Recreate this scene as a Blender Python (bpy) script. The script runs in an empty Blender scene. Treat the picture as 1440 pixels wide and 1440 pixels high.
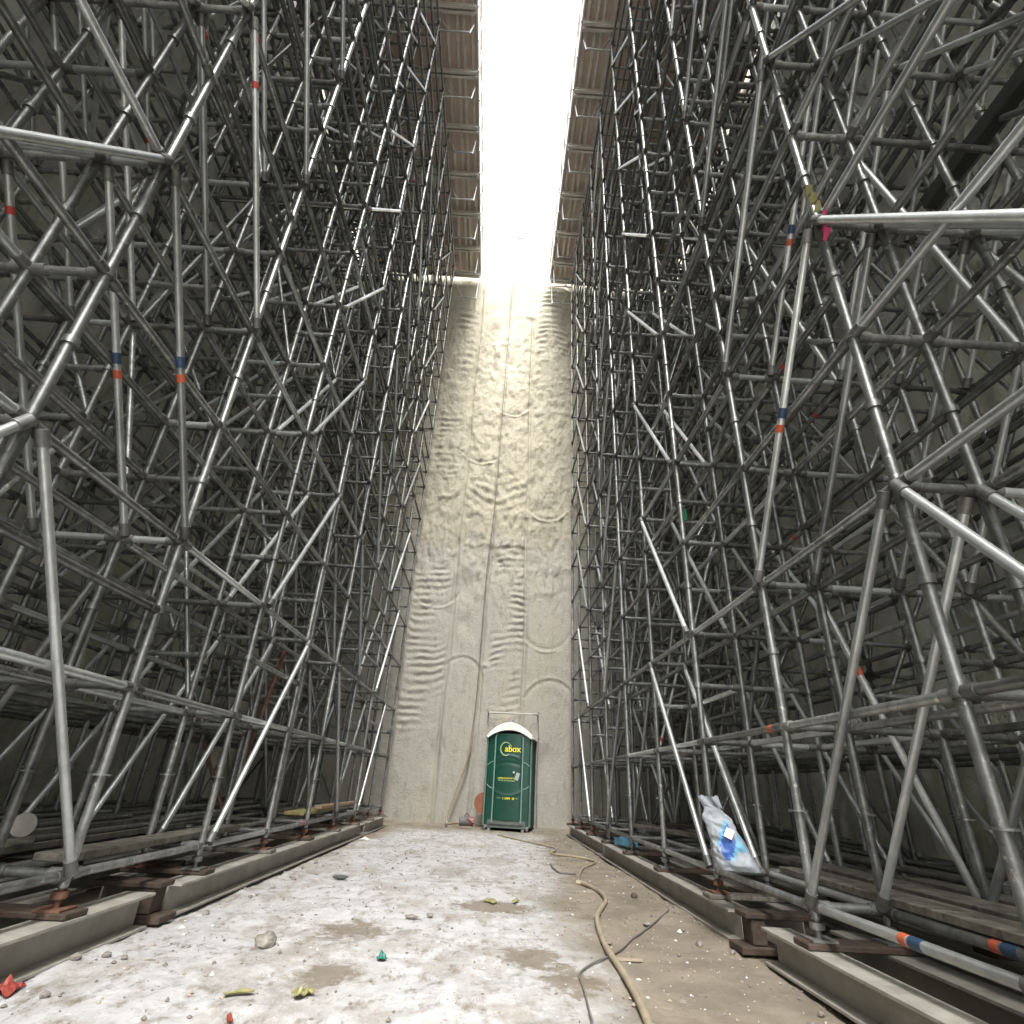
import bpy, math, random
from mathutils import Vector, Matrix, noise
random.seed(7)
SC = bpy.context.scene
COL = SC.collection
R = math.radians

# ------------------------------------------------------------------ camera
F = 770.0 / 1440.0
def vn(a): return Vector(a).normalized()
Fw = vn((-35, 381, 770))
Up = Vector((80, -1517, 770)); Up = (Up - Fw * Up.dot(Fw)).normalized()
Rt = Fw.cross(Up)
CAMZ = 1.0
def proj(p):
    x, y, z = p[0], p[1], p[2] - CAMZ
    cx = Rt[0]*x + Fw[0]*y + Up[0]*z
    cy = Rt[1]*x + Fw[1]*y + Up[1]*z
    cz = Rt[2]*x + Fw[2]*y + Up[2]*z
    return cx, cy, cz
def floor_at(u, v, z=0.0):
    d = (u-720, v-720, 770)
    r = [sum(d[i]*A[i] for i in range(3)) for A in (Rt, Fw, Up)]
    t = (z-CAMZ)/r[2]
    return Vector((r[0]*t, r[1]*t, z))
def plane_y(u, v, Y):
    d = (u-720, v-720, 770)
    r = [sum(d[i]*A[i] for i in range(3)) for A in (Rt, Fw, Up)]
    t = Y/r[1]
    return Vector((r[0]*t, Y, r[2]*t+CAMZ))
cam = bpy.data.cameras.new('camera'); camo = bpy.data.objects.new('camera', cam); COL.objects.link(camo)
cam.sensor_width = 36; cam.lens = 36*F; cam.clip_end = 400; cam.clip_start = .02
M = Matrix(((Rt[0], -Rt[1], -Rt[2], 0), (Fw[0], -Fw[1], -Fw[2], 0), (Up[0], -Up[1], -Up[2], CAMZ), (0, 0, 0, 1)))
camo.matrix_world = M
SC.camera = camo

# ------------------------------------------------------------------ world and light
w = bpy.data.worlds.new("World"); SC.world = w; w.use_nodes = True
nt = w.node_tree; nt.nodes.clear()
SUN_EL, SUN_AZ = R(54), R(180)
sky = nt.nodes.new('ShaderNodeTexSky'); sky.sky_type = 'NISHITA'; sky.sun_disc = False
sky.sun_elevation = SUN_EL; sky.sun_rotation = SUN_AZ; sky.air_density = 1.0; sky.dust_density = 4.0
hs = nt.nodes.new('ShaderNodeHueSaturation'); hs.inputs['Saturation'].default_value = .14
hs.inputs['Value'].default_value = 1.0
bg = nt.nodes.new('ShaderNodeBackground'); bg.inputs['Strength'].default_value = .078
out = nt.nodes.new('ShaderNodeOutputWorld')
nt.links.new(sky.outputs[0], hs.inputs['Color']); nt.links.new(hs.outputs[0], bg.inputs['Color']); nt.links.new(bg.outputs[0], out.inputs[0])
sun = bpy.data.lights.new('sun', 'SUN'); sun.energy = 1.8; sun.angle = R(28); sun.color = (1, .97, .91)
so = bpy.data.objects.new('sun', sun); COL.objects.link(so)
so.rotation_euler = (R(90)-SUN_EL, 0, 0)      # light travels forward and down the slot
so.location = (0, -10, 40)
SC.view_settings.view_transform = 'Standard'; SC.view_settings.look = 'None'
SC.view_settings.exposure = 2.9; SC.view_settings.gamma = 1
SC.cycles.use_denoising = True
SC.cycles.max_bounces = 12; SC.cycles.diffuse_bounces = 8; SC.cycles.glossy_bounces = 6
SC.cycles.sample_clamp_indirect = 12

# ------------------------------------------------------------------ materials
def mat(name, col=(.5, .5, .5), rough=.6, metal=0.0, var=0.0, vscale=4.0, bump=0.0, bscale=30.0, col2=None, spots=None, spscale=8, spth=.62, bdist=.01, splash=None):
    m = bpy.data.materials.new(name); m.use_nodes = True
    n = m.node_tree; b = n.nodes['Principled BSDF']
    b.inputs['Roughness'].default_value = rough; b.inputs['Metallic'].default_value = metal
    L = n.links.new
    tc = n.nodes.new('ShaderNodeTexCoord')
    cur = None
    def mixc(fac, a, c):
        x = n.nodes.new('ShaderNodeMix'); x.data_type = 'RGBA'
        L(fac, x.inputs[0])
        for v, i in ((a, 6), (c, 7)):
            if hasattr(v, 'is_output'): L(v, x.inputs[i])
            else: x.inputs[i].default_value = (*v, 1)
        return x.outputs[2]
    if var or col2:
        t = n.nodes.new('ShaderNodeTexNoise'); t.inputs['Scale'].default_value = vscale; t.inputs['Detail'].default_value = 6; t.inputs['Roughness'].default_value = .65
        L(tc.outputs['Object'], t.inputs['Vector'])
        rmp = n.nodes.new('ShaderNodeMapRange'); rmp.inputs[1].default_value = .35; rmp.inputs[2].default_value = .65
        L(t.outputs[0], rmp.inputs[0])
        c2 = col2 if col2 else tuple(c*(1-var) for c in col)
        cur = mixc(rmp.outputs[0], c2, col)
        rr = n.nodes.new('ShaderNodeMapRange'); rr.inputs[3].default_value = min(1, rough+.12); rr.inputs[4].default_value = max(.05, rough-.08)
        L(t.outputs[0], rr.inputs[0]); L(rr.outputs[0], b.inputs['Roughness'])
    if spots:
        t = n.nodes.new('ShaderNodeTexNoise'); t.inputs['Scale'].default_value = spscale; t.inputs['Detail'].default_value = 8; t.inputs['Roughness'].default_value = .7
        L(tc.outputs['Object'], t.inputs['Vector'])
        rmp = n.nodes.new('ShaderNodeMapRange'); rmp.inputs[1].default_value = spth; rmp.inputs[2].default_value = spth+.06
        L(t.outputs[0], rmp.inputs[0])
        cur = mixc(rmp.outputs[0], cur if cur else col, spots)
    if splash:
        t = n.nodes.new('ShaderNodeTexNoise'); t.inputs['Scale'].default_value = 22; t.inputs['Detail'].default_value = 5; t.inputs['Roughness'].default_value = .6
        L(tc.outputs['Object'], t.inputs['Vector'])
        rmp = n.nodes.new('ShaderNodeMapRange'); rmp.inputs[1].default_value = .63; rmp.inputs[2].default_value = .67
        L(t.outputs[0], rmp.inputs[0]); cur = mixc(rmp.outputs[0], cur, splash)
    if metal > .5:
        oi = n.nodes.new('ShaderNodeObjectInfo'); r_ = n.nodes.new('ShaderNodeMapRange'); r_.inputs[3].default_value = .6; r_.inputs[4].default_value = 1.3
        L(oi.outputs['Random'], r_.inputs[0])
        t = n.nodes.new('ShaderNodeTexNoise'); t.inputs['Scale'].default_value = .9; t.inputs['Detail'].default_value = 2
        L(tc.outputs['Object'], t.inputs['Vector'])
        r2_ = n.nodes.new('ShaderNodeMapRange'); r2_.inputs[1].default_value = .3; r2_.inputs[2].default_value = .7; r2_.inputs[3].default_value = .65; r2_.inputs[4].default_value = 1.3
        L(t.outputs[0], r2_.inputs[0])
        mm_ = n.nodes.new('ShaderNodeMath'); mm_.operation = 'MULTIPLY'; L(r_.outputs[0], mm_.inputs[0]); L(r2_.outputs[0], mm_.inputs[1])
        vm = n.nodes.new('ShaderNodeVectorMath'); vm.operation = 'SCALE'; L(cur, vm.inputs[0]); L(mm_.outputs[0], vm.inputs['Scale']); cur = vm.outputs[0]
    if cur: L(cur, b.inputs['Base Color'])
    else: b.inputs['Base Color'].default_value = (*col, 1)
    if bump:
        t = n.nodes.new('ShaderNodeTexNoise'); t.inputs['Scale'].default_value = bscale; t.inputs['Detail'].default_value = 8; t.inputs['Roughness'].default_value = .7
        L(tc.outputs['Object'], t.inputs['Vector'])
        bp = n.nodes.new('ShaderNodeBump'); bp.inputs['Strength'].default_value = bump; bp.inputs['Distance'].default_value = bdist
        L(t.outputs[0], bp.inputs['Height']); L(bp.outputs[0], b.inputs['Normal'])
    return m

GALV = mat('galvanised_steel', (.33, .34, .33), .38, .72, var=.5, vscale=9, spots=(.15, .14, .125), spscale=7, spth=.60, splash=(.50, .49, .44), bump=.25, bscale=60, bdist=.002)
GALV2 = mat('new_galvanised_steel', (.50, .52, .52), .30, .6, var=.25, vscale=9, bump=.2, bscale=60, bdist=.002)
GALVLIT = mat('sky_lit_galvanised_steel', (.68, .71, .71), .30, .55, var=.25, vscale=9, bump=.2, bscale=60, bdist=.002)  # paler galvanised copy: sky light on the away-rising braces put into the colour
GALVD = mat('weathered_steel_coupler', (.20, .20, .19), .55, .6, var=.4, vscale=15)
RUST = mat('rusty_steel', (.19, .095, .06), .8, .2, var=.5, vscale=9, bump=.4, bscale=60)
DARKST = mat('dark_steel', (.06, .065, .06), .6, .3, var=.4, vscale=4)
CREAM = mat('dusty_painted_steel', (.34, .325, .285), .6, .0, var=.28, vscale=3, spots=(.22, .17, .12), spscale=5, spth=.66, bump=.2, bscale=50, bdist=.003)
FLANGE = mat('worn_flange_steel', (.40, .385, .34), .45, .1, var=.35, vscale=6)
WOODB = mat('stained_timber', (.075, .052, .037), .85, 0, var=.6, vscale=6, bump=.5, bscale=40)
WOODG = mat('grey_timber', (.22, .205, .17), .85, 0, var=.6, vscale=7, spots=(.08, .07, .055), spscale=9, spth=.56, bump=.5, bscale=40)
WOODY = mat('yellow_formwork_timber', (.45, .40, .16), .7, 0, var=.3, vscale=5, bump=.3)
PLY = mat('brown_film_plywood', (.72, .57, .48), .6, 0, var=.35, vscale=1.6, bump=.2, col2=(.56, .46, .40))
JOIST = mat('pale_formwork_joist', (.74, .71, .66), .6, 0, var=.3, vscale=2)
RED = mat('red_marking_tape', (.38, .045, .03), .55)
ORANGE = mat('orange_marking_tape', (.42, .085, .035), .6)
BLUE = mat('dark_blue_tape', (.02, .05, .10), .45)
GREEN = mat('green_plastic_shell', (.006, .060, .040), .32, 0, var=.35, vscale=3, spots=(.05, .11, .085), spscale=5, spth=.66)
GREENL = mat('pale_scuffed_plastic_rib', (.20, .33, .29), .5, 0, var=.3, vscale=8)
WHITEP = mat('white_plastic_roof', (.78, .78, .74), .4, 0, var=.12, vscale=5)
YEL = mat('yellow_print', (.75, .72, .03), .5)
PGREEN = mat('pale_green_print', (.35, .48, .22), .5)
BLACK = mat('black_rubber', (.02, .02, .02), .6)
TAN = mat('tan_hose_rubber', (.34, .285, .20), .6, 0, var=.3, vscale=6)
GREYC = mat('grey_cable', (.15, .145, .14), .6, 0, var=.3, vscale=6)
ROCK = mat('dusty_stone', (.26, .24, .21), .9, 0, var=.5, vscale=6, bump=.6, bscale=20)
BAGW = mat('white_woven_bag', (.26, .29, .32), .45, 0, var=.12, vscale=6, bump=.4, bscale=14, bdist=.02)
BAGB = mat('blue_print', (.015, .07, .28), .45)
BAGL = mat('light_blue_print', (.10, .30, .46), .45)
YPL = mat('yellow_crumpled_plastic', (.25, .24, .10), .4, 0, var=.4, vscale=9)
GPL = mat('green_plastic_scrap', (.02, .13, .10), .4)
RPL = mat('red_plastic_scrap', (.24, .045, .035), .4)
PINK = mat('pink_ribbon', (.55, .06, .16), .5)
GTAG = mat('green_tag', (.01, .22, .09), .5)
OPL = mat('orange_plastic', (.27, .10, .045), .5, 0, var=.3, vscale=5)
WBUCK = mat('dusty_white_plastic', (.30, .28, .26), .5, 0, var=.2, vscale=6)

# ------------------------------------------------------------------ mesh helpers
class MB:
    def __init__(s): s.v = []; s.f = []; s.m = []; s.sm = []
    def add(s, vs, fs, mi=0, smooth=False):
        o = len(s.v); s.v += [tuple(v) for v in vs]
        for f in fs: s.f.append([o+i for i in f]); s.m.append(mi); s.sm.append(smooth)
    def tube(s, a, b, r, n=10, mi=0, cap=True, r2=None):
        a = Vector(a); b = Vector(b); d = (b-a)
        if d.length < 1e-6: return
        d.normalize(); q = d.orthogonal().normalized(); t = d.cross(q); r2 = r if r2 is None else r2
        vs = []
        for i in range(n):
            c, s_ = math.cos(2*math.pi*i/n), math.sin(2*math.pi*i/n)
            vs.append(a+(q*c+t*s_)*r); vs.append(b+(q*c+t*s_)*r2)
        s.add(vs, [(2*i, 2*((i+1) % n), 2*((i+1) % n)+1, 2*i+1) for i in range(n)], mi, True)
        if cap:
            s.add([vs[2*i] for i in range(n)][::-1], [tuple(range(n))], mi)
            s.add([vs[2*i+1] for i in range(n)], [tuple(range(n))], mi)
    def box(s, c, size, rot=None, mi=0, taper=1.0):
        c = Vector(c); hx, hy, hz = (k/2 for k in size)
        P = []
        for z in (-1, 1):
            for x, y in ((-1, -1), (1, -1), (1, 1), (-1, 1)):
                k = taper if z > 0 else 1
                p = Vector((x*hx*k, y*hy*k, z*hz))
                if rot is not None: p = rot @ p
                P.append(c+p)
        s.add(P, [(3, 2, 1, 0), (4, 5, 6, 7), (0, 1, 5, 4), (1, 2, 6, 5), (2, 3, 7, 6), (3, 0, 4, 7)], mi)
    def sweep(s, pts, r, n=8, mi=0):
        pts = [Vector(p) for p in pts]; rings = []; q = None
        for i, p in enumerate(pts):
            d = (pts[min(i+1, len(pts)-1)]-pts[max(i-1, 0)]).normalized()
            if q is None: q = d.orthogonal().normalized()
            q = (q-d*q.dot(d)).normalized(); t = d.cross(q)
            rings.append([p+(q*math.cos(2*math.pi*k/n)+t*math.sin(2*math.pi*k/n))*r for k in range(n)])
        vs = [v for g in rings for v in g]; fs = []
        for i in range(len(pts)-1):
            for k in range(n): fs.append((i*n+k, i*n+(k+1) % n, (i+1)*n+(k+1) % n, (i+1)*n+k))
        s.add(vs, fs, mi, True)
        s.add(rings[0][::-1], [tuple(range(n))], mi); s.add(rings[-1], [tuple(range(n))], mi)
    def build(s, name, mats, parent=None, origin=None, label=None, kind=None):
        me = bpy.data.meshes.new(name)
        o0 = Vector(origin) if origin is not None else Vector((0, 0, 0))
        me.from_pydata([tuple(Vector(v)-o0) for v in s.v] if origin is not None else s.v, [], s.f)
        if not isinstance(mats, (list, tuple)): mats = [mats]
        for m in mats: me.materials.append(m)
        me.polygons.foreach_set('material_index', s.m); me.polygons.foreach_set('use_smooth', s.sm); me.update()
        o = bpy.data.objects.new(name, me); COL.objects.link(o)
        if origin is not None: o.location = o0
        if parent: o.parent = parent
        if label: o['label'] = label
        if kind: o['kind'] = kind
        return o
def thing(name, label, cat, loc=(0, 0, 0), rz=0, group=None):
    o = bpy.data.objects.new(name, None); COL.objects.link(o); o.location = loc; o.rotation_euler = (0, 0, rz); o.empty_display_size = .2
    return tag(o, label, cat, group)
def tag(o, label, cat, group=None):
    o['label'] = label; o['category'] = cat
    if group: o['group'] = group
    return o
def smooth_path(P, k=8):
    P = [Vector(p) for p in P]; out = []
    for i in range(len(P)-1):
        a, b, c, d = P[max(i-1, 0)], P[i], P[i+1], P[min(i+2, len(P)-1)]
        for j in range(k):
            t = j/k
            out.append(.5*((2*b)+(c-a)*t+(2*a-5*b+4*c-d)*t*t+(3*b-a-3*c+d)*t**3))
    out.append(P[-1]); return out
def fbm(x, y, z, o=5): return noise.fractal(Vector((x, y, z)), 1.0, 2.0, o)

# ------------------------------------------------------------------ dimensions
LV = [.42+1.028*i for i in range(18)]          # ledger levels, top one 17.9
TOP = 18.6
DECKZ = 18.9
OFF = [0, .44, 1.10, 1.65, 2.3, 2.85, 3.45]
YR = [-3.8, -2.25, -.7, .85, 2.40, 3.97, 5.55, 7.10, 8.66, 10.2, 11.75, 13.2, 14.45]
YL = [-3.7, -2.2, -.75, .78, 2.30, 3.80, 5.42, 6.94, 8.40, 9.85, 11.3, 12.7, 14.1]
WALLY = 15.7; WALLX = 6.15
XR, XL = 2.03, -2.35

# ------------------------------------------------------------------ end wall
def grid_obj(name, us, vs, fn, m):
    verts = [fn(u, v) for v in vs for u in us]; nu = len(us)
    faces = [(j*nu+i, j*nu+i+1, (j+1)*nu+i+1, (j+1)*nu+i) for j in range(len(vs)-1) for i in range(nu-1)]
    me = bpy.data.meshes.new(name); me.from_pydata(verts, [], faces); me.materials.append(m)
    me.polygons.foreach_set('use_smooth', [True]*len(faces)); me.update()
    o = bpy.data.objects.new(name, me); COL.objects.link(o); return o
def lin(a, b, st):
    n = max(1, round((b-a)/st)); return [a+(b-a)*i/n for i in range(n+1)]
def sstep(a, b, x):
    t = min(1, max(0, (x-a)/(b-a))); return t*t*(3-2*t)
def win(a, b, x, s=.2): return sstep(a-s, a+s, x)*(1-sstep(b-s, b+s, x))
JX = [(-3.9, 0, .03), (-2.6, 0, .03), (-1.32, 0, .05), (-.40, .012, .045), (.86, -.011, .05), (2.25, 0, .05), (3.6, 0, .03), (4.9, 0, .03)]
def jointx(x0, s, z): return x0+s*z+.025*math.sin(z*1.1+x0*3)
def end_h(x, z):
    rough = win(6.0, 16.5, z, 1.0)
    h = .10*noise.noise(Vector((x*.55, z*.22, 3)))
    h += (.028+.045*rough)*fbm(x*2.2, z*1.1, 7)
    h += (.014+.036*rough)*fbm(x*6, z*3.2, 9, 4)
    h += .10*rough*max(0, noise.noise(Vector((x*4.2, z*2.0, 2)))-.12)-.09*rough*max(0, noise.noise(Vector((x*5.0, z*2.6, 12)))-.2)
    h += .012*abs(noise.noise(Vector((x*14, z*8, 3))))
    # joints between the piles
    for x0, s, d in JX:
        dx = x-jointx(x0, s, z)
        h -= 3.6*d*math.exp(-(dx/.032)**2)*(.7+.6*noise.noise(Vector((x0, z*1.3, 1))))
    h += .045*abs(math.sin((x+1.32)*math.pi/1.1))
    # cutter ripples, stacked shallow arcs
    def rip(xa, xb, za, zb, xc, wl, amp, cur):
        k = win(xa, xb, x, .13)*win(za, zb, z, .5)
        if k <= 0: return 0
        k *= max(0, .55+1.5*noise.noise(Vector((x*1.6, z*.9, xc*3)))+.5*noise.noise(Vector((x*5, z*3, xc))))
        return k*amp*math.sin(2*math.pi*(z+cur*(x-xc)**2+.10*noise.noise(Vector((x*1.7, z*1.2, 5)))+.03*noise.noise(Vector((x*6, z*6, 5))))/wl)
    h += rip(-2.5, -1.4, 2.3, 6.8, -2.1, .21, .034, -.35)
    h += rip(-.1, .8, 2.6, 7.6, .5, .20, .028, .25)
    h += rip(.95, 2.1, 15.5, 20.2, 1.4, .26, .036, .45)
    h += rip(-2.4, -1.5, 10.0, 12.5, -2.1, .24, .026, .1)
    h += rip(-2.2, -1.4, 14.5, 17.5, -1.8, .33, .028, .4)
    h += rip(.9, 2.1, 12.0, 15.0, 1.6, .40, .026, .5)
    h += rip(-1.2, .7, 8.8, 10.2, -.2, .35, .028, -.5)
    # scoop rims
    for xc, zc, rr, a0, a1 in ((-1.87, 6.35, .85, -2.7, -.4), (1.45, 5.2, .8, -2.7, -.3), (-.9, 3.6, .62, .2, 2.9), (1.6, 2.9, .8, .5, 2.8), (-.8, 11.4, .9, -2.6, -.5), (.1, 13.2, .7, -2.8, -.4), (1.4, 9.2, .7, -2.7, -.4)):
        dx, dz = x-xc, z-zc; d = math.hypot(dx, dz)
        if abs(d-rr) < .2:
            a = math.atan2(dz, dx)
            if a0 < a < a1: h += (.03+.06*noise.noise(Vector((x*2.5, z*2.5, 4))))*math.exp(-((d-rr)/.03)**2)-.03*math.exp(-((d-rr+.09)/.05)**2)
    # lumps of grout under the crest and scattered
    for xc, zc, rx, rz, a in ((-.72, 16.9, .16, .62, .20), (-.60, 15.3, .08, .4, .16), (-.78, 17.9, .2, .3, .12), (.55, 17.3, .3, .12, .08), (-1.0, 6.2, .18, .45, -.10), (-.9, 5.1, .16, .3, -.08), (-.3, 3.95, .1, .06, .07), (1.5, 1.55, .25, .45, -.09), (-1.45, 1.6, .15, .4, -.08), (-1.9, 9.2, .2, .08, .09)):
        h += a*math.exp(-((x-xc)/rx)**2-((z-zc)/rz)**2)
    h += .10*win(8.55, 8.75, z, .12)*win(-2.4, 2, x, .4)*(.4+noise.noise(Vector((x*3, 2, 2))))
    h -= .03*sstep(7.75, 7.55, z) if False else 0
    if -1.2 < x < .9: h -= .045*(1-sstep(7.5, 7.62, z+.12*noise.noise(Vector((x*3, 0, 8)))))
    return h*.66
def ztop(x):
    return 21.25+.22*noise.noise(Vector((x*1.1, 5, 5)))-.35*math.exp(-((x+.25)/.55)**2)-.12*math.exp(-((x-.8)/.3)**2)
xs = lin(-6.5, -2.6, .16)[:-1]+lin(-2.6, 2.4, .028)+lin(2.4, 6.5, .16)[1:]
def endf(x, t):
    z = -.15+t*(ztop(x)+.15); h = end_h(x, z)
    if t > .995: h -= .1
    return (x, WALLY-h, z)
def wall_material(name, base, base2, stain, cast, low=None):
    m = bpy.data.materials.new(name); m.use_nodes = True
    n = m.node_tree; b = n.nodes['Principled BSDF']; L = n.links.new
    b.inputs['Roughness'].default_value = .88
    tc = n.nodes.new('ShaderNodeTexCoord')
    def tex(sc, det=8, ro=.65, vec=None, sx=(1, 1, 1)):
        mp = n.nodes.new('ShaderNodeMapping'); mp.inputs['Scale'].default_value = sx
        L(tc.outputs['Object'], mp.inputs['Vector'])
        t = n.nodes.new('ShaderNodeTexNoise'); t.inputs['Scale'].default_value = sc; t.inputs['Detail'].default_value = det; t.inputs['Roughness'].default_value = ro
        L(mp.outputs[0], t.inputs['Vector']); return t.outputs[0]
    def rng(x, a, c, o0=0, o1=1):
        r = n.nodes.new('ShaderNodeMapRange'); r.inputs[1].default_value = a; r.inputs[2].default_value = c; r.inputs[3].default_value = o0; r.inputs[4].default_value = o1
        L(x, r.inputs[0]); return r.outputs[0]
    def mix(f, a, c):
        x = n.nodes.new('ShaderNodeMix'); x.data_type = 'RGBA'; L(f, x.inputs[0])
        for v, i in ((a, 6), (c, 7)):
            if hasattr(v, 'is_output'): L(v, x.inputs[i])
            else: x.inputs[i].default_value = (*v, 1)
        return x.outputs[2]
    c = mix(rng(tex(1.1), .35, .65), base, base2)
    if low:
        sp_ = n.nodes.new('ShaderNodeSeparateXYZ'); L(tc.outputs['Object'], sp_.inputs[0])
        ad = n.nodes.new('ShaderNodeMath'); ad.operation = 'MULTIPLY_ADD'; L(tex(1.6), ad.inputs[0]); ad.inputs[1].default_value = 3.2; L(sp_.outputs[2], ad.inputs[2])
        c = mix(rng(ad.outputs[0], 9.6, 8.9), c, low)
    c = mix(rng(tex(.7, sx=(2.2, 2.2, .25)), .52, .68, 0, .7), c, cast)
    c = mix(rng(tex(6, sx=(1, 1, .35)), .56, .72, 0, .75), c, stain)
    c = mix(rng(tex(26), .60, .70, 0, .55), c, tuple(k*.5 for k in stain))
    L(c, b.inputs['Base Color'])
    bp = n.nodes.new('ShaderNodeBump'); bp.inputs['Strength'].default_value = .85; bp.inputs['Distance'].default_value = .035
    L(tex(16, 10, .7), bp.inputs['Height']); L(bp.outputs[0], b.inputs['Normal'])
    return m
WALLM = wall_material('cement_grout_wall', (.37, .345, .27), (.30, .28, .22), (.20, .185, .145), (.38, .35, .265), low=(.34, .325, .285))
SHOT = wall_material('grey_shotcrete', (.72, .72, .66), (.56, .56, .49), (.20, .20, .14), (.46, .47, .32))
zs = [i/720 for i in range(721)]
ew = grid_obj('excavation_wall', xs, zs, endf, WALLM)
tag(ew, 'tall pale end wall of rough grouted piles with rippled cutter marks behind the green toilet', 'retaining wall')
def side_wall(sx, label):
    def f(y, z):
        h = .20*noise.noise(Vector((y*.4, z*.4, sx*9)))+.13*fbm(y*.9, z*.9, sx*4)+.06*fbm(y*3, z*3, sx*2, 4)
        k = (y+20) % 1.25
        h -= .05*math.exp(-((k-.6)/.06)**2)
        return (sx*(WALLX+.15)-sx*h, y, z)
    ys = lin(-14, -4, .4)[:-1]+lin(-4, WALLY+.2, .10); zz = lin(-.15, 21.3, .10)
    if sx > 0: ys = ys[::-1]
    o = grid_obj('excavation_wall', ys, zz, f, SHOT)
    tag(o, label, 'retaining wall')
side_wall(-1, 'dark grey sprayed concrete side wall behind the left-hand scaffold')
side_wall(1, 'dark grey sprayed concrete side wall behind the right-hand scaffold')

# ------------------------------------------------------------------ ground
def floor_h(x, y):
    h = .030*fbm(x*.7, y*.7, 1)+.012*fbm(x*4, y*4, 2, 4)
    h += .008*fbm(x*13, y*13, 2, 3)
    h -= .02*math.exp(-((x+.95)/.45)**2-((y-5.0)/.35)**2)
    h += .10*sstep(15.2, 15.75, y)*(.6+.4*noise.noise(Vector((x, 1, 1))))
    return h*sstep(60, 20, abs(x)+abs(y))
fx = [-60, -40, -25, -15, -10]+lin(-7, -2.9, .2)+lin(-2.8, 2.6, .035)+lin(2.75, 7, .2)+[10, 15, 25, 40, 60]
fy = [-60, -40, -25, -15, -10]+lin(-7, .8, .3)+lin(1.0, 15.9, .045)+[17, 20, 30, 45, 60]
m = bpy.data.materials.new('dusty_pit_floor'); m.use_nodes = True
n = m.node_tree; b = n.nodes['Principled BSDF']; L = n.links.new; b.inputs['Roughness'].default_value = .9
tc = n.nodes.new('ShaderNodeTexCoord'); sp = n.nodes.new('ShaderNodeSeparateXYZ'); L(tc.outputs['Object'], sp.inputs[0])
def N(sc, det=8, ro=.65, s=(1, 1, 1)):
    mp = n.nodes.new('ShaderNodeMapping'); mp.inputs['Scale'].default_value = s; L(tc.outputs['Object'], mp.inputs[0])
    t = n.nodes.new('ShaderNodeTexNoise'); t.inputs['Scale'].default_value = sc; t.inputs['Detail'].default_value = det; t.inputs['Roughness'].default_value = ro
    L(mp.outputs[0], t.inputs['Vector']); return t.outputs[0]
def MR(x, a, c, o0=0., o1=1.):
    r = n.nodes.new('ShaderNodeMapRange'); r.interpolation_type = 'SMOOTHSTEP'
    for i, v in ((1, a), (2, c), (3, o0), (4, o1)): r.inputs[i].default_value = v
    L(x, r.inputs[0]); return r.outputs[0]
def MA(op, x, y=None):
    q = n.nodes.new('ShaderNodeMath'); q.operation = op
    for i, v in enumerate((x, y)):
        if v is None: continue
        if hasattr(v, 'is_output'): L(v, q.inputs[i])
        else: q.inputs[i].default_value = v
    return q.outputs[0]
def MX(f, a, c):
    x = n.nodes.new('ShaderNodeMix'); x.data_type = 'RGBA'; L(f, x.inputs[0])
    for v, i in ((a, 6), (c, 7)):
        if hasattr(v, 'is_output'): L(v, x.inputs[i])
        else: x.inputs[i].default_value = (*v, 1)
    return x.outputs[2]
wob = MA('MULTIPLY', MA('SUBTRACT', N(.9), .5), 1.6)
cx = MA('ADD', MA('ADD', sp.outputs[0], MA('MULTIPLY', MA('SUBTRACT', sp.outputs[1], 8.0), -.06)), wob)
maskx = MA('MULTIPLY', MR(cx, -2.6, -1.9), MR(cx, 1.15, .55))
masky = MR(sp.outputs[1], 15.2, 13.0)
patch = MR(N(1.4, 12, .78, (1, .6, 1)), .60, .46)
fine = MR(N(9, 10, .75, (1, .5, 1)), .68, .50)
dust = MA('MULTIPLY', MA('MULTIPLY', maskx, masky), MA('MULTIPLY', MA('ADD', MA('MULTIPLY', patch, .55), .45), fine))
soil = MX(MR(N(2.2), .35, .65), (.17, .145, .11), (.25, .215, .165))
soil = MX(MR(N(14, 8, .75), .58, .70, 0, .7), soil, (.20, .17, .13))
soil = MX(MR(N(5, 8, .75, (1, 1, 1)), .60, .72, 0, .6), soil, (.50, .47, .41))
white = MX(MR(N(6), .3, .7), (.41, .405, .405), (.52, .52, .53))
col = MX(dust, soil, white)
col = MX(MR(N(30, 6, .7), .62, .70, 0, .8), col, (.17, .15, .12))
# brown wet spots
def spot(x0, y0, rx, ry):
    a = MA('DIVIDE', MA('SUBTRACT', sp.outputs[0], x0), rx); c = MA('DIVIDE', MA('SUBTRACT', sp.outputs[1], y0), ry)
    d = MA('ADD', MA('MULTIPLY', a, a), MA('MULTIPLY', c, c))
    return MR(MA('ADD', d, MA('MULTIPLY', MA('SUBTRACT', N(5, 10, .8), .5), 5.0)), 1.1, .35)
for s in ((-.92, 5.0, .26, .34), (-.82, 3.95, .20, .26), (.12, 6.1, .40, .28), (.34, 4.5, .22, .34), (.55, 4.0, .2, .3)):
    col = MX(MA('MULTIPLY', spot(*s), .85), col, (.17, .14, .10))
L(col, b.inputs['Base Color'])
bp = n.nodes.new('ShaderNodeBump'); bp.inputs['Strength'].default_value = .8; bp.inputs['Distance'].default_value = .02
L(MA('ADD', N(22, 10, .75), MA('MULTIPLY', dust, .25)), bp.inputs['Height']); L(bp.outputs[0], b.inputs['Normal'])
g = grid_obj('ground', fx, fy, lambda x, y: (x, y, floor_h(x, y)), m); g['kind'] = 'structure'

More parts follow.
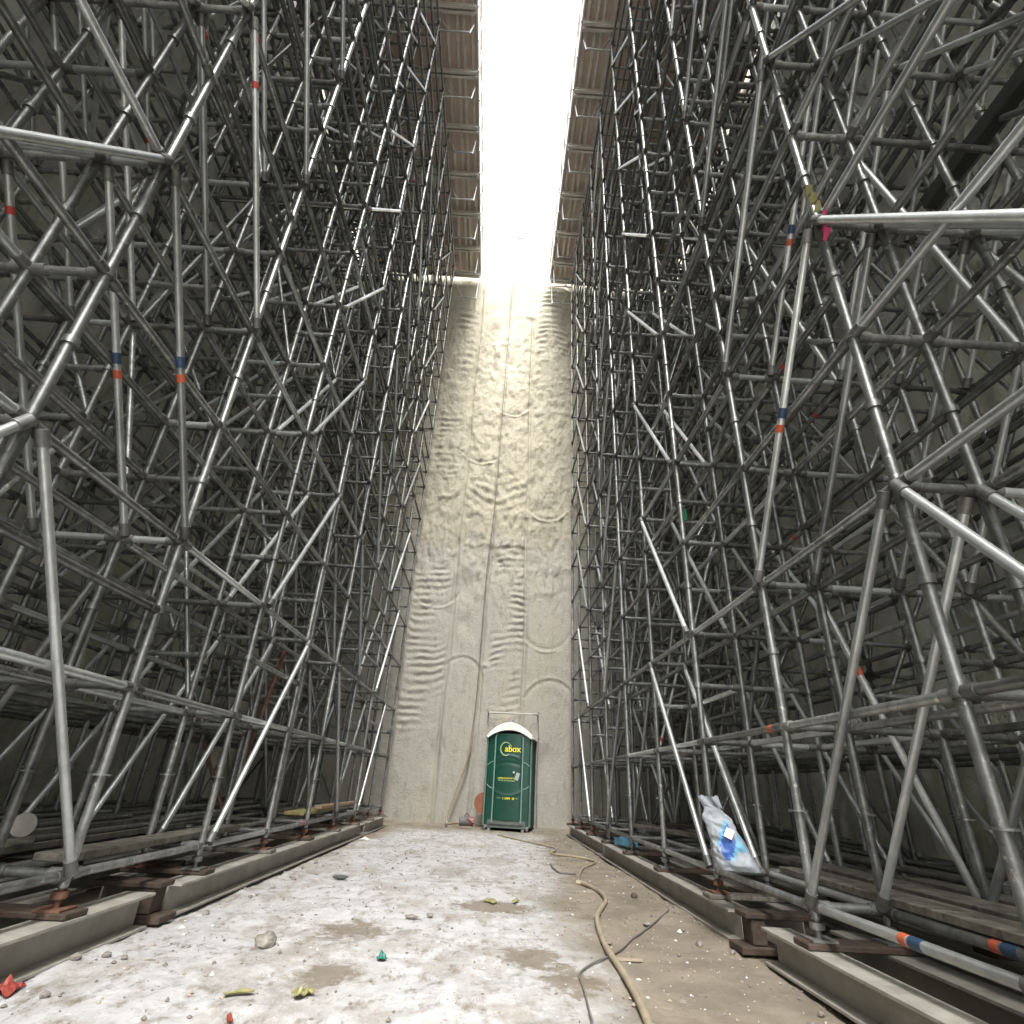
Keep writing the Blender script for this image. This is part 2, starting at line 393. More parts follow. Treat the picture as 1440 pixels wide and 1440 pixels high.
# ------------------------------------------------------------------ scaffolds
def rosette(mb, x, y, z, n=10):
    if z < 1.3: mb.tube((x, y, z-.005), (x, y, z+.005), .060, n)
    else: mb.tube((x, y, z-.022), (x, y, z+.022), .041, n)
def ledger(mb, a, b, r=.0285, heads=True):
    a = Vector(a); b = Vector(b); d = (b-a).normalized()
    mb.tube(a+d*.075, b-d*.075, r, 10, 0, False)
    if heads:
        mb.tube(a+d*.028, a+d*.10, .034, 8, 1); mb.tube(b-d*.10, b-d*.028, .034, 8, 1)
def rate(a, b):                    # how large a tube shows in the photograph
    a = Vector(a); b = Vector(b); mx = 0
    for t in (.1, .3, .5, .7, .9):
        p = a.lerp(b, t); cx, cy, cz = proj(p)
        if cz > .3 and abs(cx/cz) < .96 and abs(cy/cz) < .96: mx += (b-a).length/cz/cz/5
    depth = abs(abs(a.x)-2.2)
    return mx/(1+depth*.9)
def tape(mb_parent, a, b, t, m, length=.05, r=.0285):
    a = Vector(a); b = Vector(b); d = (b-a).normalized(); c = a.lerp(b, t)
    k = MB(); k.tube(c-d*length/2, c+d*length/2, r, 10, 0, True)
    return k.build('tape_band', m, mb_parent)
def scaffold(side, X0, YS, label):
    root = thing('scaffolding', label, 'scaffold', (X0, YS[3], 0))
    sg = side
    ro = root.location
    rng = random.Random(11 if sg > 0 else 23)
    XS = [X0+sg*o for o in OFF]
    jit = lambda: rng.uniform(-.012, .012)
    # uprights
    for i, x in enumerate(XS):
        for j, y in enumerate(YS):
            mb = MB(); z = .36
            nx = []
            while z < TOP-.2:
                z2 = min(z+2.056, TOP-.1); mb.tube((x, y, z), (x, y, z2), .0285, 12, 0, False)
                mb.tube((x, y, z2-.13), (x, y, z2+.02), .032, 12, 0)
                z = z2
            k = 0; z = LV[0]
            while z < TOP-.2:
                rosette(mb, x, y, z); z += .514
            o = mb.build('standard', [GALV], root)
            o.matrix_parent_inverse = Matrix.Translation(-ro)
            jk = MB(); jk.tube((x, y, .268), (x, y, .45), .019, 8); jk.tube((x, y, .31), (x, y, .345), .045, 6)
            jk.box((x, y, .262), (.15, .15, .012))
            jk.build('base_jack', [RUST if rng.random() < .5 else GALVD], o)
    items = []   # (kind, a, b, material, extra)
    ny = len(YS)
    for i, x in enumerate(XS):
        for j in range(ny-1):
            for l, z in enumerate(LV):
                if i > 0 and rng.random() < (.06 if l > 2 else 0): continue
                if i > 1 and l > 3 and l % 2 and rng.random() < .35: continue
                dz = jit()*.4
                items.append(('ledger', (x, YS[j], z+dz), (x, YS[j+1], z+dz), None))
    for j, y in enumerate(YS):
        for i in range(len(XS)-1):
            for l, z in enumerate(LV):
                if l > 2 and rng.random() < .07: continue
                items.append(('transom', (XS[i], y, z+.002), (XS[i+1], y, z+.002), None))
    # face braces in every row: bay index parity gives V pattern
    for i, x in enumerate(XS):
        if i == 3 and False: continue
        for j in range(ny-1):
            BR = {1: 0, 3: 1, 4: 0, 6: 1, 8: 0, 10: 1}
            if j not in BR: continue
            away = BR[j]      # 1 = rising away from the camera
            for l in range(0, len(LV)-2, 2):
                if i >= 4 and rng.random() < .3: continue
                xx = x-sg*.045
                y0, y1 = YS[j], YS[j+1]
                if away: a, b = (xx, y0+.05, LV[l]+.03), (xx, y1-.05, LV[l+2]-.03)
                else: a, b = (xx, y1-.05, LV[l]+.03), (xx, y0+.05, LV[l+2]-.03)
                items.append(('diagonal_brace', a, b, (i, j, l, away)))
    # braces across the scaffold
    for j, y in enumerate(YS):
        for (i0, i1) in ((1, 2), (2, 4), (3, 5), (5, 6)):
            if rng.random() < .12: continue
            for l in range((j+i0) % 2, len(LV)-2, 2):
                if rng.random() < (.15 if j > 6 else .38): continue
                up = (l//2+j) % 2
                yy = y+.045
                a, b = (XS[i0], yy, LV[l]), (XS[i1], yy, LV[l+2])
                if up: a, b = (XS[i0], yy, LV[l+2]), (XS[i1], yy, LV[l])
                items.append(('cross_brace', a, b, None))
    # extra half-level tubes, denser towards the far end and in the depth
    for j in range(4, ny-1):
        for i in range(len(XS)):
            for l in range(1, len(LV)-1):
                if rng.random() < (.10 if i < 2 else .30): items.append(('ledger', (XS[i], YS[j], LV[l]+.514), (XS[i], YS[j+1], LV[l]+.514), None))
    for j in range(5, ny):
        for i in range(len(XS)-1):
            for l in range(1, len(LV)-1):
                if rng.random() < .38: items.append(('transom', (XS[i], YS[j], LV[l]+.514), (XS[i+1], YS[j], LV[l]+.514), None))
    # long rakers and plan braces
    for _ in range(150):
        l = rng.randrange(1, len(LV)-3); j = rng.randrange(2, ny-2); i = rng.randrange(1, 4)
        if rng.random() < .5:
            a = (XS[i]+sg*.05, YS[j], LV[l]+.06); b = (XS[i+2], YS[j+1], LV[l]+.06)
        else:
            a = (XS[i], YS[j]+.06, LV[l]); b = (XS[i+2], YS[j+1]-.06, LV[l+2]+.3)
        items.append(('cross_brace', a, b, None))
    GALVR = {'diagonal_brace': GALV2}
    for kind in ('ledger', 'transom', 'diagonal_brace', 'cross_brace'):
        its = [q for q in items if q[0] == kind]
        its.sort(key=lambda q: -rate(q[1], q[2]))
        rest = MB()
        rn = 0
        for k, q in enumerate(its):
            mb = MB() if k < 99 else rest
            a, b = Vector(q[1]), Vector(q[2])
            if kind in ('ledger', 'transom'): ledger(mb, a, b, .0262)
            else:
                d = (b-a).normalized(); mb.tube(a, b, .0252, 10, 0, True)
                mb.tube(a-d*.02, a+d*.07, .034, 8, 1); mb.tube(b-d*.07, b+d*.02, .034, 8, 1)
            if k < 99:
                mm = [GALV2 if (rng.random() < .3 or kind == 'diagonal_brace') else GALV, GALVD]
                if kind == 'diagonal_brace' and q[3][3]: mm = [GALVLIT, GALVD]  # braces facing the sky get the painted-in lit tone
                if sg < 0 and kind == 'cross_brace' and 7 < a.y < 9.2 and min(a.z, b.z) < 1: mm = [RUST, GALVD]
                o = mb.build(kind, mm, root); o.matrix_parent_inverse = Matrix.Translation(-ro)
                if kind == 'diagonal_brace' and q[3][0] < 2 and not q[3][3] and q[3][1] < 6 and q[3][2] == (2 if sg < 0 else 4-2*(q[3][0] == 0)):
                    tape(o, a, b, .46, ORANGE, .055); tape(o, a, b, .46+.045, BLUE, .075)
                elif kind == 'ledger' and sg > 0 and abs(a.z-LV[0]) < .05 and 2 < a.y < 3 and a.x < 2.8:
                    tape(o, a, b, .48, ORANGE, .05); tape(o, a, b, .425, BLUE, .085)
                elif rng.random() < .05:
                    tape(o, a, b, rng.choice((.12, .3, .8, .88)), rng.choice((RED, RED, ORANGE)), .05)
        if rest.v:
            o = rest.build(kind, [GALVR.get(kind, GALV), GALVD], root, kind='stuff'); o.matrix_parent_inverse = Matrix.Translation(-ro)
    return root
sl = scaffold(-1, XL, YL, 'huge galvanised tube scaffold filling the left side of the pit, red and orange tape bands')
sr = scaffold(1, XR, YR, 'huge galvanised tube scaffold filling the right side of the pit, white sack standing in it')

# ------------------------------------------------------------------ formwork decks carried by the scaffolds
def deck(sg, X0, edge, YS, side):
    t = thing('formwork_deck', 'brown plywood soffit formwork with pale joists on top of the %s-hand scaffold' % side, 'formwork', (sg*edge, YS[2], DECKZ))
    inv = Matrix.Translation(-t.location)
    def P(mb, name, m, kind=None):
        o = mb.build(name, m, t, kind=kind); o.matrix_parent_inverse = inv; return o
    y0, y1 = -13.0, WALLY-.25
    xe, xo = sg*edge, sg*(WALLX-.05)
    mb = MB(); mb.box(((xe+xo)/2, (y0+y1)/2, DECKZ+.33), (abs(xo-xe), y1-y0, .05)); P(mb, 'plywood_sheet', [PLY])
    xj = abs(xe)+.10; k = 0
    while xj < WALLX-.2:
        mb = MB()
        mb.box((sg*xj, (y0+y1)/2, DECKZ+.285), (.075, y1-y0, .035)); mb.box((sg*xj, (y0+y1)/2, DECKZ+.22), (.03, y1-y0, .09)); mb.box((sg*xj, (y0+y1)/2, DECKZ+.155), (.075, y1-y0, .035))
        P(mb, 'joist', [JOIST]); xj += (.24, .17, .26, .3)[k] if k < 4 else .45; k += 1
    for y in list(YS)+[WALLY-.45]:
        for dy in (0, .12):
            mb = MB(); w_ = abs(xo-xe)
            mb.box(((xe+xo)/2, y+dy, DECKZ+.12), (w_, .07, .03)); mb.box(((xe+xo)/2, y+dy, DECKZ+.065), (w_, .025, .08)); mb.box(((xe+xo)/2, y+dy, DECKZ+.01), (w_, .07, .03))
            P(mb, 'girder', [JOIST])
        mb = MB(); mb.tube((X0, y, 17.65), (sg*(edge+.06), y, 17.65), .024, 8); mb.tube((sg*(edge+.06), y, 17.6), (sg*(edge+.06), y+.35, DECKZ), .022, 8)
        mb.tube((X0-sg*.25, y, 17.65), (X0, y, 18.3), .02, 8)
        P(mb, 'bracket', [GALV2])
    mb = MB(); mb.box((xe-sg*.02, (y0+y1)/2, DECKZ+.30), (.04, y1-y0, .26)); P(mb, 'edge_board', [JOIST])
    for j in range(len(YS)-1):
        for yy in (YS[j], (YS[j]+YS[j+1])/2):
            mb = MB(); mb.tube((xe-sg*.05, yy, DECKZ+.1), (xe-sg*.07, yy, DECKZ+1.25), .022, 8); P(mb, 'rail_post', [GALV2])
    for z in (.75, 1.15):
        mb = MB(); mb.tube((xe-sg*.05, y0, DECKZ+z), (xe-sg*.05, y1, DECKZ+z), .018, 8); P(mb, 'guard_rail', [GALV2])
deck(-1, XL, 1.50, YL, 'left')
deck(1, XR, 1.32, YR, 'right')

# rail on the crest of the end wall
t = thing('safety_rail', 'thin steel safety rail on the crest of the pale end wall', 'railing', (0, WALLY+.1, 21.0))
def tp(mb, name, m, t=None):
    o = mb.build(name, m, t); o.matrix_parent_inverse = Matrix.Translation(-t.location); return o
for x in (-1.55, -.55, .25, .42, 1.45):
    mb = MB(); mb.tube((x, WALLY+.1, 20.7), (x+.05, WALLY+.1, 22.0 if x in (.25, .42) else 21.75), .028, 8); tp(mb, 'post', [GALV2], t)
for (a, b_, z0, z1) in ((-1.7, -.5, 21.75, 21.5), (.35, 1.6, 21.45, 21.75), (-.1, .6, 21.9, 22.0)):
    mb = MB(); mb.tube((a, WALLY+.06, z0), (b_, WALLY+.06, z1), .026, 8); tp(mb, 'rail', [GALV2], t)

# ------------------------------------------------------------------ base beams
def ibeam(x, y0, y1, label, group=None, h=.2, wd=.2, z0=.02):
    t = thing('steel_beam', label, 'steel beam', (x, y0, z0), 0, group)
    L_ = y1-y0
    def P(mb, name, m):
        return mb.build(name, m, t)
    mb = MB(); mb.box((0, L_/2, h/2), (.012, L_, h-.03))
    P(mb, 'web', [CREAM])
    mb = MB(); mb.box((0, L_/2, h-.0075), (wd, L_, .015)); P(mb, 'flange', [FLANGE])
    mb = MB(); mb.box((0, L_/2, .0075), (wd, L_, .015)); P(mb, 'flange', [FLANGE])
    return t
segsL = [(-5.0, 4.62), (4.98, 11.9), (12.25, 14.45)]
segsR = [(-5.0, 4.48), (5.04, 10.45), (10.55, 14.6)]
pos = ['nearest the camera', 'in the middle of the row', 'at the toilet end']
rowsaid = ['edging the floor', 'one row in from the floor edge', 'two rows in from the floor edge', 'three rows in from the floor edge', 'four rows in', 'five rows in', 'deepest row']
for sg, X0, segs, sd in ((-1, XL, segsL, 'left'), (1, XR, segsR, 'right')):
    for i, o in enumerate(OFF):
        for k, (a, b_) in enumerate(segs if i < 2 else [(-5, 7.2+.3*i), (7.45+.3*i, 14.5)]):
            ps = pos[k] if i < 2 else ('nearer half', 'farther half')[k]
            xo = X0+sg*o-(sg*.03 if i == 0 else 0)
            ibeam(xo, a, b_, 'cream steel beam under %s scaffold, %s, %s' % (sd, rowsaid[i], ps), 'base beams under the %s scaffold' % sd)
# timber packers under the uprights
ordn = ['first', 'second', 'third', 'fourth', 'fifth', 'sixth', 'seventh', 'eighth', 'ninth', 'tenth', 'eleventh', 'twelfth', 'thirteenth']
rp = random.Random(5)
for sg, X0, YS, sd in ((-1, XL, YL, 'left'), (1, XR, YR, 'right')):
    for pi, (i0, i1) in enumerate(((0, 1), (2, 3), (4, 5))):
        vis = [y for y in YS if y > 1.5]
        for j, y in enumerate(vis):
            xa, xb = X0+sg*OFF[i0], X0+sg*OFF[i1]
            mb = MB(); L_ = abs(xb-xa)+.24
            cx_ = (xa+xb)/2
            mb.box((0, 0, 0), (L_, .19, .033))
            o = mb.build('timber_packer', [WOODB, WOODG][rp.random() < .3])
            o.location = (cx_, y+rp.uniform(-.03, .03), .2385); o.rotation_euler = (0, 0, rp.uniform(-.04, .04))
            bv = o.modifiers.new('b', 'BEVEL'); bv.width = .006
            place = ('under the inner edge uprights', 'under the middle uprights', 'under the outermost uprights')[pi]
            tag(o, 'stained timber packer %s, %s scaffold, %s from camera end' % (place, sd, ordn[j]), 'timber packer', 'packers under the %s scaffold' % sd)
            if pi == 0 and j % 2 == 0:
                mb = MB(); mb.box((0, 0, 0), (.30, .26, .04)); o2 = mb.build('timber_packer', [WOODB]); o2.location = (xa-sg*.0+sg*.38, y+.24, .2425); o2.rotation_euler = (0, 0, rp.uniform(-.3, .3))
                tag(o2, 'short brown offcut beside the %s inner upright of the %s scaffold' % (ordn[j], sd), 'timber offcut', 'offcuts on the base beams')
for sg, x, y, sd in ((-1, XL+.02, 4.80, 'left'), (1, XR-.06, 4.76, 'right')):
    mb = MB(); mb.box((0, 0, .028), (.30, .24, .045)); mb.box((.0, .0, .13), (.10, .17, .15)); mb.box((sg*.16, .0, .225), (.5, .2, .035))
    o = mb.build('timber_block', [WOODB]); o.location = (x, y, .02)
    bv = o.modifiers.new('b', 'BEVEL'); bv.width = .006
    tag(o, 'dark brown timber blocking in the gap between two base beams, %s scaffold' % sd, 'timber block')

# planks and loose tubes on the base of the scaffolds
def plank(a, b_, wd, z, m, label, th=.045, cat='plank', grp=None, tilt=0):
    a = Vector((*a, z)); b_ = Vector((*b_, z+tilt)); d = b_-a; ang = math.atan2(d.y, d.x)
    mb = MB(); mb.box((0, 0, 0), (d.length, wd, th)); o = mb.build('scaffold_plank', [m]); o.location = (a+b_)/2
    o.rotation_euler = (0, -math.atan2(tilt, d.xy.length), ang); bv = o.modifiers.new('b', 'BEVEL'); bv.width = .005
    tag(o, label, cat, grp); return o
ZP = .42+.052
plank((2.60, 5.30), (2.62, 2.2), .27, ZP, WOODG, 'grey scaffold board lying behind the white sack along the inner edge of the right scaffold')
plank((2.93, 6.2), (2.95, 3.1), .27, ZP+.012, WOODG, 'worn grey board beside the board behind the sack, slightly farther in')
plank((3.45, 5.0), (3.40, 1.4), .28, ZP, WOODG, 'broad grey board in the middle of the right scaffold base')
plank((3.9, 7.6), (3.8, 4.2), .25, ZP, WOODG, 'grey board deep in the right scaffold base behind the sack')
plank((2.3, 9.6), (2.9, 7.4), .24, ZP+.05, WOODG, 'skewed grey board on the right scaffold base beyond the sack')
plank((-2.72, 9.0), (-2.75, 11.2), .28, ZP+.01, WOODY, 'yellow formwork board lying on the left scaffold base towards the toilet')
plank((-2.55, 9.6), (-2.52, 12.2), .12, ZP+.075, mat('pinkish_timber', (.52, .36, .25), .8, 0, var=.3), 'pinkish timber batten lying by the yellow board on the left scaffold base')
plank((-3.2, 6.6), (-3.15, 3.3), .29, ZP, WOODG, 'grey board on the left scaffold base near the camera')
plank((-3.75, 7.4), (-3.72, 4.3), .28, ZP, WOODG, 'grey board deeper in the left scaffold base beside the white round lid')
plank((-2.62, 6.6), (-2.6, 4.0), .22, ZP, WOODG, 'narrow grey board along the inner edge of the left scaffold base')
plank((-4.5, 8.8), (-4.4, 5.2), .28, ZP, WOODG, 'grey board far back in the left scaffold base')
plank((3.4, 7.7), (2.6, 9.3), .2, ZP+.11, WOODB, 'dark brown timber across the right scaffold base beyond the sack')
rl = random.Random(3)
wh = ['dark', 'dull', 'greyish', 'worn']
for sg, X0, sd in ((-1, XL, 'left'), (1, XR, 'right')):
    for k in range(10):
        x = X0+sg*(.7+k*.27); y = 3.0+rl.random()*6; ln = rl.uniform(2, 4)
        mb = MB(); mb.tube((0, 0, 0), (ln*rl.uniform(-.08, .08), ln, 0), .024, 10)
        o = mb.build('loose_tube', [GALV if k % 3 else GALVD]); o.location = (x, y, ZP+.04+.0*k)
        tag(o, 'loose steel tube lying on the %s scaffold base, %s from the floor edge' % (sd, ordn[k]), 'steel tube', 'loose tubes on the %s scaffold base' % sd)
mb = MB(); mb.box((0, 0, 0), (.13, 2.1, .13)); o = mb.build('dark_steel_beam', [DARKST]); o.location = (3.60, 1.95, 5.78)
bv = o.modifiers.new('b', 'BEVEL'); bv.width = .01
tag(o, 'thick black beam lodged high inside the right scaffold near the upper right corner', 'steel beam')

# ------------------------------------------------------------------ portable toilet
TH = R(-10)
tl = thing('portable_toilet', 'dark green portable toilet with white arched roof standing against the end wall', 'portable toilet', (.50, 14.78, .03), TH)
W2, D_, H1 = .56, 1.10, 2.0
def rrect(w2, y0, y1, r, n=5):
    P = []
    for cx_, cy_, a0 in ((w2-r, y0+r, -90), (w2-r, y1-r, 0), (-w2+r, y1-r, 90), (-w2+r, y0+r, 180)):
        for k in range(n+1):
            a = R(a0+90*k/n); P.append((cx_+r*math.cos(a), cy_+r*math.sin(a)))
    return P
def loft(mb, secs, mi=0, smooth=True, caps=True):
    n_ = len(secs[0]); vs = [v for s in secs for v in s]; fs = []
    for i in range(len(secs)-1):
        for k in range(n_): fs.append((i*n_+k, i*n_+(k+1) % n_, (i+1)*n_+(k+1) % n_, (i+1)*n_+k))
    mb.add(vs, fs, mi, smooth)
    if caps: mb.add(secs[0][::-1], [tuple(range(n_))], mi); mb.add(secs[-1], [tuple(range(n_))], mi)
mb = MB(); rr_ = rrect(W2, 0, D_, .07)
loft(mb, [[(x, y, z) for x, y in rr_] for z in (.10, 1.2, 2.08)])
mb.build('body', [GREEN], tl)
# door with bulged panels
mb = MB()
def doorpt(u, v):     # u -1..1 , v 0..1
    x = u*.33; z = .20+v*1.90
    bul = .03*math.cos(u*math.pi/2)**.5 if abs(u) < 1 else 0
    y = -.012-bul
    y += .016*math.exp(-((z-(1.50+.10*(1-u*u)))/.022)**2)*-1+.012*math.exp(-((z-(1.38+.06*(1-u*u)))/.03)**2)
    y += .016*math.exp(-((z-(.82-.10*(1-u*u)))/.022)**2)*-1
    return (x, y, z)
us = [-1+2*i/20 for i in range(21)]; vv = [i/90 for i in range(91)]
mb.add([doorpt(u, v) for v in vv for u in us], [(j*21+i, j*21+i+1, (j+1)*21+i+1, (j+1)*21+i) for j in range(90) for i in range(20)], 0, True)
mb.box((0, -.004, 1.15), (.66, .012, 1.9))
door = mb.build('door', [GREEN], tl)
for sx in (-1, 1):
    mb = MB(); mb.tube((sx*.345, -.03, .14), (sx*.345, -.03, 2.0), .018, 8); mb.tube((sx*.345, -.03, 2.0), (sx*.30, -.03, 2.10), .018, 8)
    mb.build('door_rib', [GREENL], tl)
    mb = MB(); mb.tube((sx*(W2-.01), -.01, .08), (sx*(W2-.01), -.01, 2.02), .020, 8); mb.build('corner_post', [mat('grey_green_plastic', (.13, .19, .17), .5)], tl)
    for (zz, s_) in ((1.46, 1), (.86, -1)):
        mb = MB(); mb.sweep(smooth_path([(sx*.37, -.006, zz), (sx*.45, -.006, zz-s_*.03), (sx*.52, -.004, zz-s_*.09)], 4), .010, 6); mb.build('side_rib', [GREENL], tl)
    mb = MB(); mb.tube((sx*.40, -.05, .0), (sx*.40, D_, .0), .035, 8); mb.tube((sx*.50, -.07, .03), (sx*.50, .08, .09), .03, 8); mb.build('skid', [mat('grey_skid_plastic', (.2, .21, .2), .6)], tl)
mb = MB(); mb.tube((W2+.01, .35, .1), (W2+.01, .35, 2.0), .016, 6); mb.tube((W2+.01, .75, .1), (W2+.01, .75, 2.0), .016, 6); mb.tube((-W2-.01, .35, .1), (-W2-.01, .35, 2.0), .016, 6); mb.build('wall_rib', [GREEN], tl)
mb = MB(); mb.box((0, D_/2, .07), (1.06, D_, .06)); mb.box((0, -.012, .155), (.9, .02, .09)); mb.build('base', [mat('scuffed_base_plastic', (.12, .14, .13), .7, var=.4)], tl)
# roof: arch with overhanging white shell
mb = MB(); secs = []; nn = 20
for (y, k) in ((-.10, .93), (-.07, 1.0), (D_*.5, 1.03), (D_+.05, 1.0)):
    top = []; bot = []
    for i in range(nn+1):
        u = -1+2*i/nn; x = u*(W2+.03)*k
        zt = 2.02+(.34*(1-abs(u)**2.1))*k; zb = 1.98+(.20*(1-abs(u)**2.1))
        top.append((x, y, zt)); bot.append((x, y, zb))
    secs.append(top+bot[::-1])
loft(mb, secs, 0, True); mb.build('roof', [WHITEP], tl)
mb = MB(); mb.tube((.0, .12, 2.34), (.0, .12, 2.43), .055, 10); mb.tube((.03, .1, 2.42), (.09, .06, 2.45), .03, 8); mb.build('vent_cap', [mat('grey_vent_plastic', (.3, .31, .3), .6)], tl)
# handle plate
mb = MB(); mb.box((.23, -.052, 1.14), (.09, .02, .17), Matrix.Rotation(R(18), 3, 'Y')); mb.tube((.16, -.05, 1.22), (.12, -.065, 1.22), .03, 8); mb.build('handle', [mat('scuffed_grey_plate', (.34, .38, .37), .5)], tl)
# lettering
def text(body, size, loc, m, name, parent, xs_=1.0):
    cu = bpy.data.curves.new(name, 'FONT'); cu.body = body; cu.size = size; cu.align_x = 'CENTER'; cu.align_y = 'CENTER'; cu.extrude = .003; cu.offset = size*.018
    ob = bpy.data.objects.new(name, cu); COL.objects.link(ob)
    me = bpy.data.meshes.new_from_object(ob); bpy.data.objects.remove(ob)
    o = bpy.data.objects.new(name, me); COL.objects.link(o); me.materials.clear(); me.materials.append(m)
    o.location = loc; o.rotation_euler = (R(90), 0, 0); o.scale = (xs_, 1, 1); o.parent = parent; return o
text('abox', .20, (.095, -.056, 1.745), YEL, 'lettering', door, 1.0)
mb = MB()
arc = [(-.075+.135*math.cos(R(a)), -.052, 1.745+.15*math.sin(R(a))) for a in range(48, 318, 9)]
for i in range(len(arc)-1):
    q = i/len(arc); mb.tube(arc[i], arc[i+1], .008+.009*math.sin(q*math.pi), 6)
mb.tube(arc[0], (.06, -.052, 1.80), .009, 6)
mb.build('logo_ring', [PGREEN], door)
rt = random.Random(2)
def scribble(z, x0, x1, hh, name, m):
    mb = MB(); x = x0
    while x < x1:
        w_ = rt.uniform(.014, .026)
        if rt.random() > .12:
            mb.box((x, -.054, z+rt.uniform(-.003, .003)), (w_*.5, .003, hh)); mb.box((x+w_*.3, -.0545, z+rt.choice((-1, 0, 1))*hh*.35), (w_*.8, .003, hh*.28))
        x += w_*1.45
    mb.build(name, [m], door)
scribble(1.095, -.24, .16, .030, 'print_line', YEL); scribble(1.045, -.22, .20, .034, 'print_line', PGREEN); scribble(.665, -.13, .18, .052, 'print_line', YEL)
mb = MB(); mb.tube((-.24, -.05, .665), (-.15, -.052, .665), .004, 6); mb.tube((.20, -.052, .665), (.26, -.05, .665), .004, 6); mb.build('print_rule', [PGREEN], door)

# bar with hanging ends on the wall above the toilet
a = plane_y(687, 1002, 15.45); b_ = plane_y(757, 1005, 15.45)
t = thing('wall_bar', 'thin pale horizontal bar fixed to the end wall above the toilet roof', 'bar', (a+b_)/2)
mb = MB(); mb.tube(a, b_, .026, 8); tp(mb, 'rail', [FLANGE], t)
for p in (a, b_):
    mb = MB(); mb.tube(p+Vector((0, -.03, .04)), p+Vector((0, .25, .0)), .02, 8); tp(mb, 'bracket', [GALVD], t)
mb = MB(); mb.sweep([b_, b_+Vector((.02, -.02, -.6)), b_+Vector((.0, -.02, -1.3)), b_+Vector((.02, -.03, -2.6))], .008, 6); tp(mb, 'hanging_wire', [GREYC], t)

# pump and hose at the foot of the wall
pc = plane_y(655, 1160, 14.95); pc.z = .14
t = thing('submersible_pump', 'small dark pump with red part lying left of the toilet', 'pump', (pc.x, pc.y, .03))
mb = MB(); mb.tube((-.16, 0, .13), (.12, .03, .13), .10, 16); mb.build('housing', [GREYC], t)
mb = MB(); mb.tube((.12, .03, .13), (.17, .03, .13), .11, 16); mb.tube((.02, -.06, .2), (.2, -.1, .1), .02, 8); mb.build('end_cover', [RPL], t)
mb = MB(); mb.sweep(smooth_path([(-.05, 0, .22), (0, 0, .30), (.09, 0, .22)]), .014, 6); mb.build('handle', [GREYC], t)
pts = [plane_y(x, y, Y) for x, y, Y in ((648, 1157, 15.0), (640, 1157, 15.05), (629, 1158, 15.2), (628, 1148, 15.3), (636, 1125, 15.4), (648, 1095, 15.42), (658, 1065, 15.42), (663, 1035, 15.42), (668, 1000, 15.42), (672, 960, 15.42), (677, 900, 15.42), (685, 800, 15.42))]
mb = MB(); mb.sweep(smooth_path(pts, 6)[:44], .027, 8); o = mb.build('hose', [TAN]); tag(o, 'tan hose rising from the pump and curving up the end wall', 'hose')
mb = MB(); mb.sweep(smooth_path(pts[7:]+[plane_y(697, 700, 15.42), plane_y(708, 560, 15.42), plane_y(721, 400, 15.42), plane_y(724, 352, 15.42)], 5), .012, 6); o = mb.build('cable', [GREYC]); tag(o, 'thin grey cable hanging straight down the middle of the end wall', 'cable')
# orange thing behind toilet
mb = MB(); mb.tube((0, 0, 0), (0, .07, 0), .24, 28); mb.tube((0, -.01, 0), (0, .0, 0), .16, 20); mb.tube((0, -.04, 0), (0, 0, 0), .05, 12)
o = mb.build('cable_reel', [OPL]); p = plane_y(676, 1126, 15.2); o.location = (p.x+.08, 15.25, .55); tag(o, 'faded orange disc half hidden behind the left side of the toilet', 'cable reel')

# hoses and cables on the floor
def fl(u, v, dz=.0):
    p = floor_at(u, v, 0); p.z = floor_h(p.x, p.y)+dz; return p
def zpts(L_, ox, oy, sc): return [(ox+a/sc, oy+b/sc) for a, b in L_]
h2 = zpts([(425, 520), (470, 540), (525, 572), (547, 612), (525, 655), (503, 700), (515, 760), (545, 835), (572, 890), (605, 940), (650, 1010), (700, 1100), (745, 1200), (775, 1290)], 700, 1100, 3.6)
mb = MB(); mb.sweep(smooth_path([fl(*p, .022) for p in h2], 6), .021, 10); mb.tube(fl(*h2[0], .022)-Vector((.07, 0, 0)), fl(*h2[0], .022), .027, 8)
o = mb.build('hose', [TAN]); tag(o, 'tan hose snaking over the floor from the bottom edge towards the toilet', 'hose')
h1 = zpts([(0, 268), (90, 285), (230, 322), (285, 335), (292, 352), (268, 366), (330, 378), (410, 388), (470, 396), (497, 412), (470, 428), (432, 442), (415, 470), (408, 500)], 700, 1100, 3.6)
mb = MB(); mb.sweep(smooth_path([fl(*p, .015) for p in h1], 6), .016, 8)
o = mb.build('hose', [TAN]); tag(o, 'thinner pinkish tan hose running from the toilet to the hose coupling', 'hose')
c1 = zpts([(868, 668), (800, 715), (740, 755), (680, 790), (645, 830), (620, 850), (560, 890), (490, 930), (425, 962), (415, 1010), (440, 1080), (455, 1140), (480, 1240)], 700, 1100, 3.6)
mb = MB(); mb.sweep(smooth_path([fl(*p, .012) for p in c1], 6), .006, 6)
o = mb.build('cable', [GREYC]); tag(o, 'thin grey cable crossing under the tan hose on the floor', 'cable')
c2 = zpts([(270, 430), (310, 455), (350, 462), (395, 468)], 700, 1100, 3.6)
mb = MB(); mb.sweep(smooth_path([fl(*p, .012) for p in c2], 6), .012, 6)
o = mb.build('cable', [GREYC]); tag(o, 'short dark cable end near the hose coupling', 'cable')
p = fl(853, 1352, .015); mb = MB(); mb.box((0, 0, 0), (.22, .02, .015)); o = mb.build('wood_stick', [TAN]); o.location = fl(880, 1351.5, .015); tag(o, 'short pale stick beside the tan hose', 'stick')

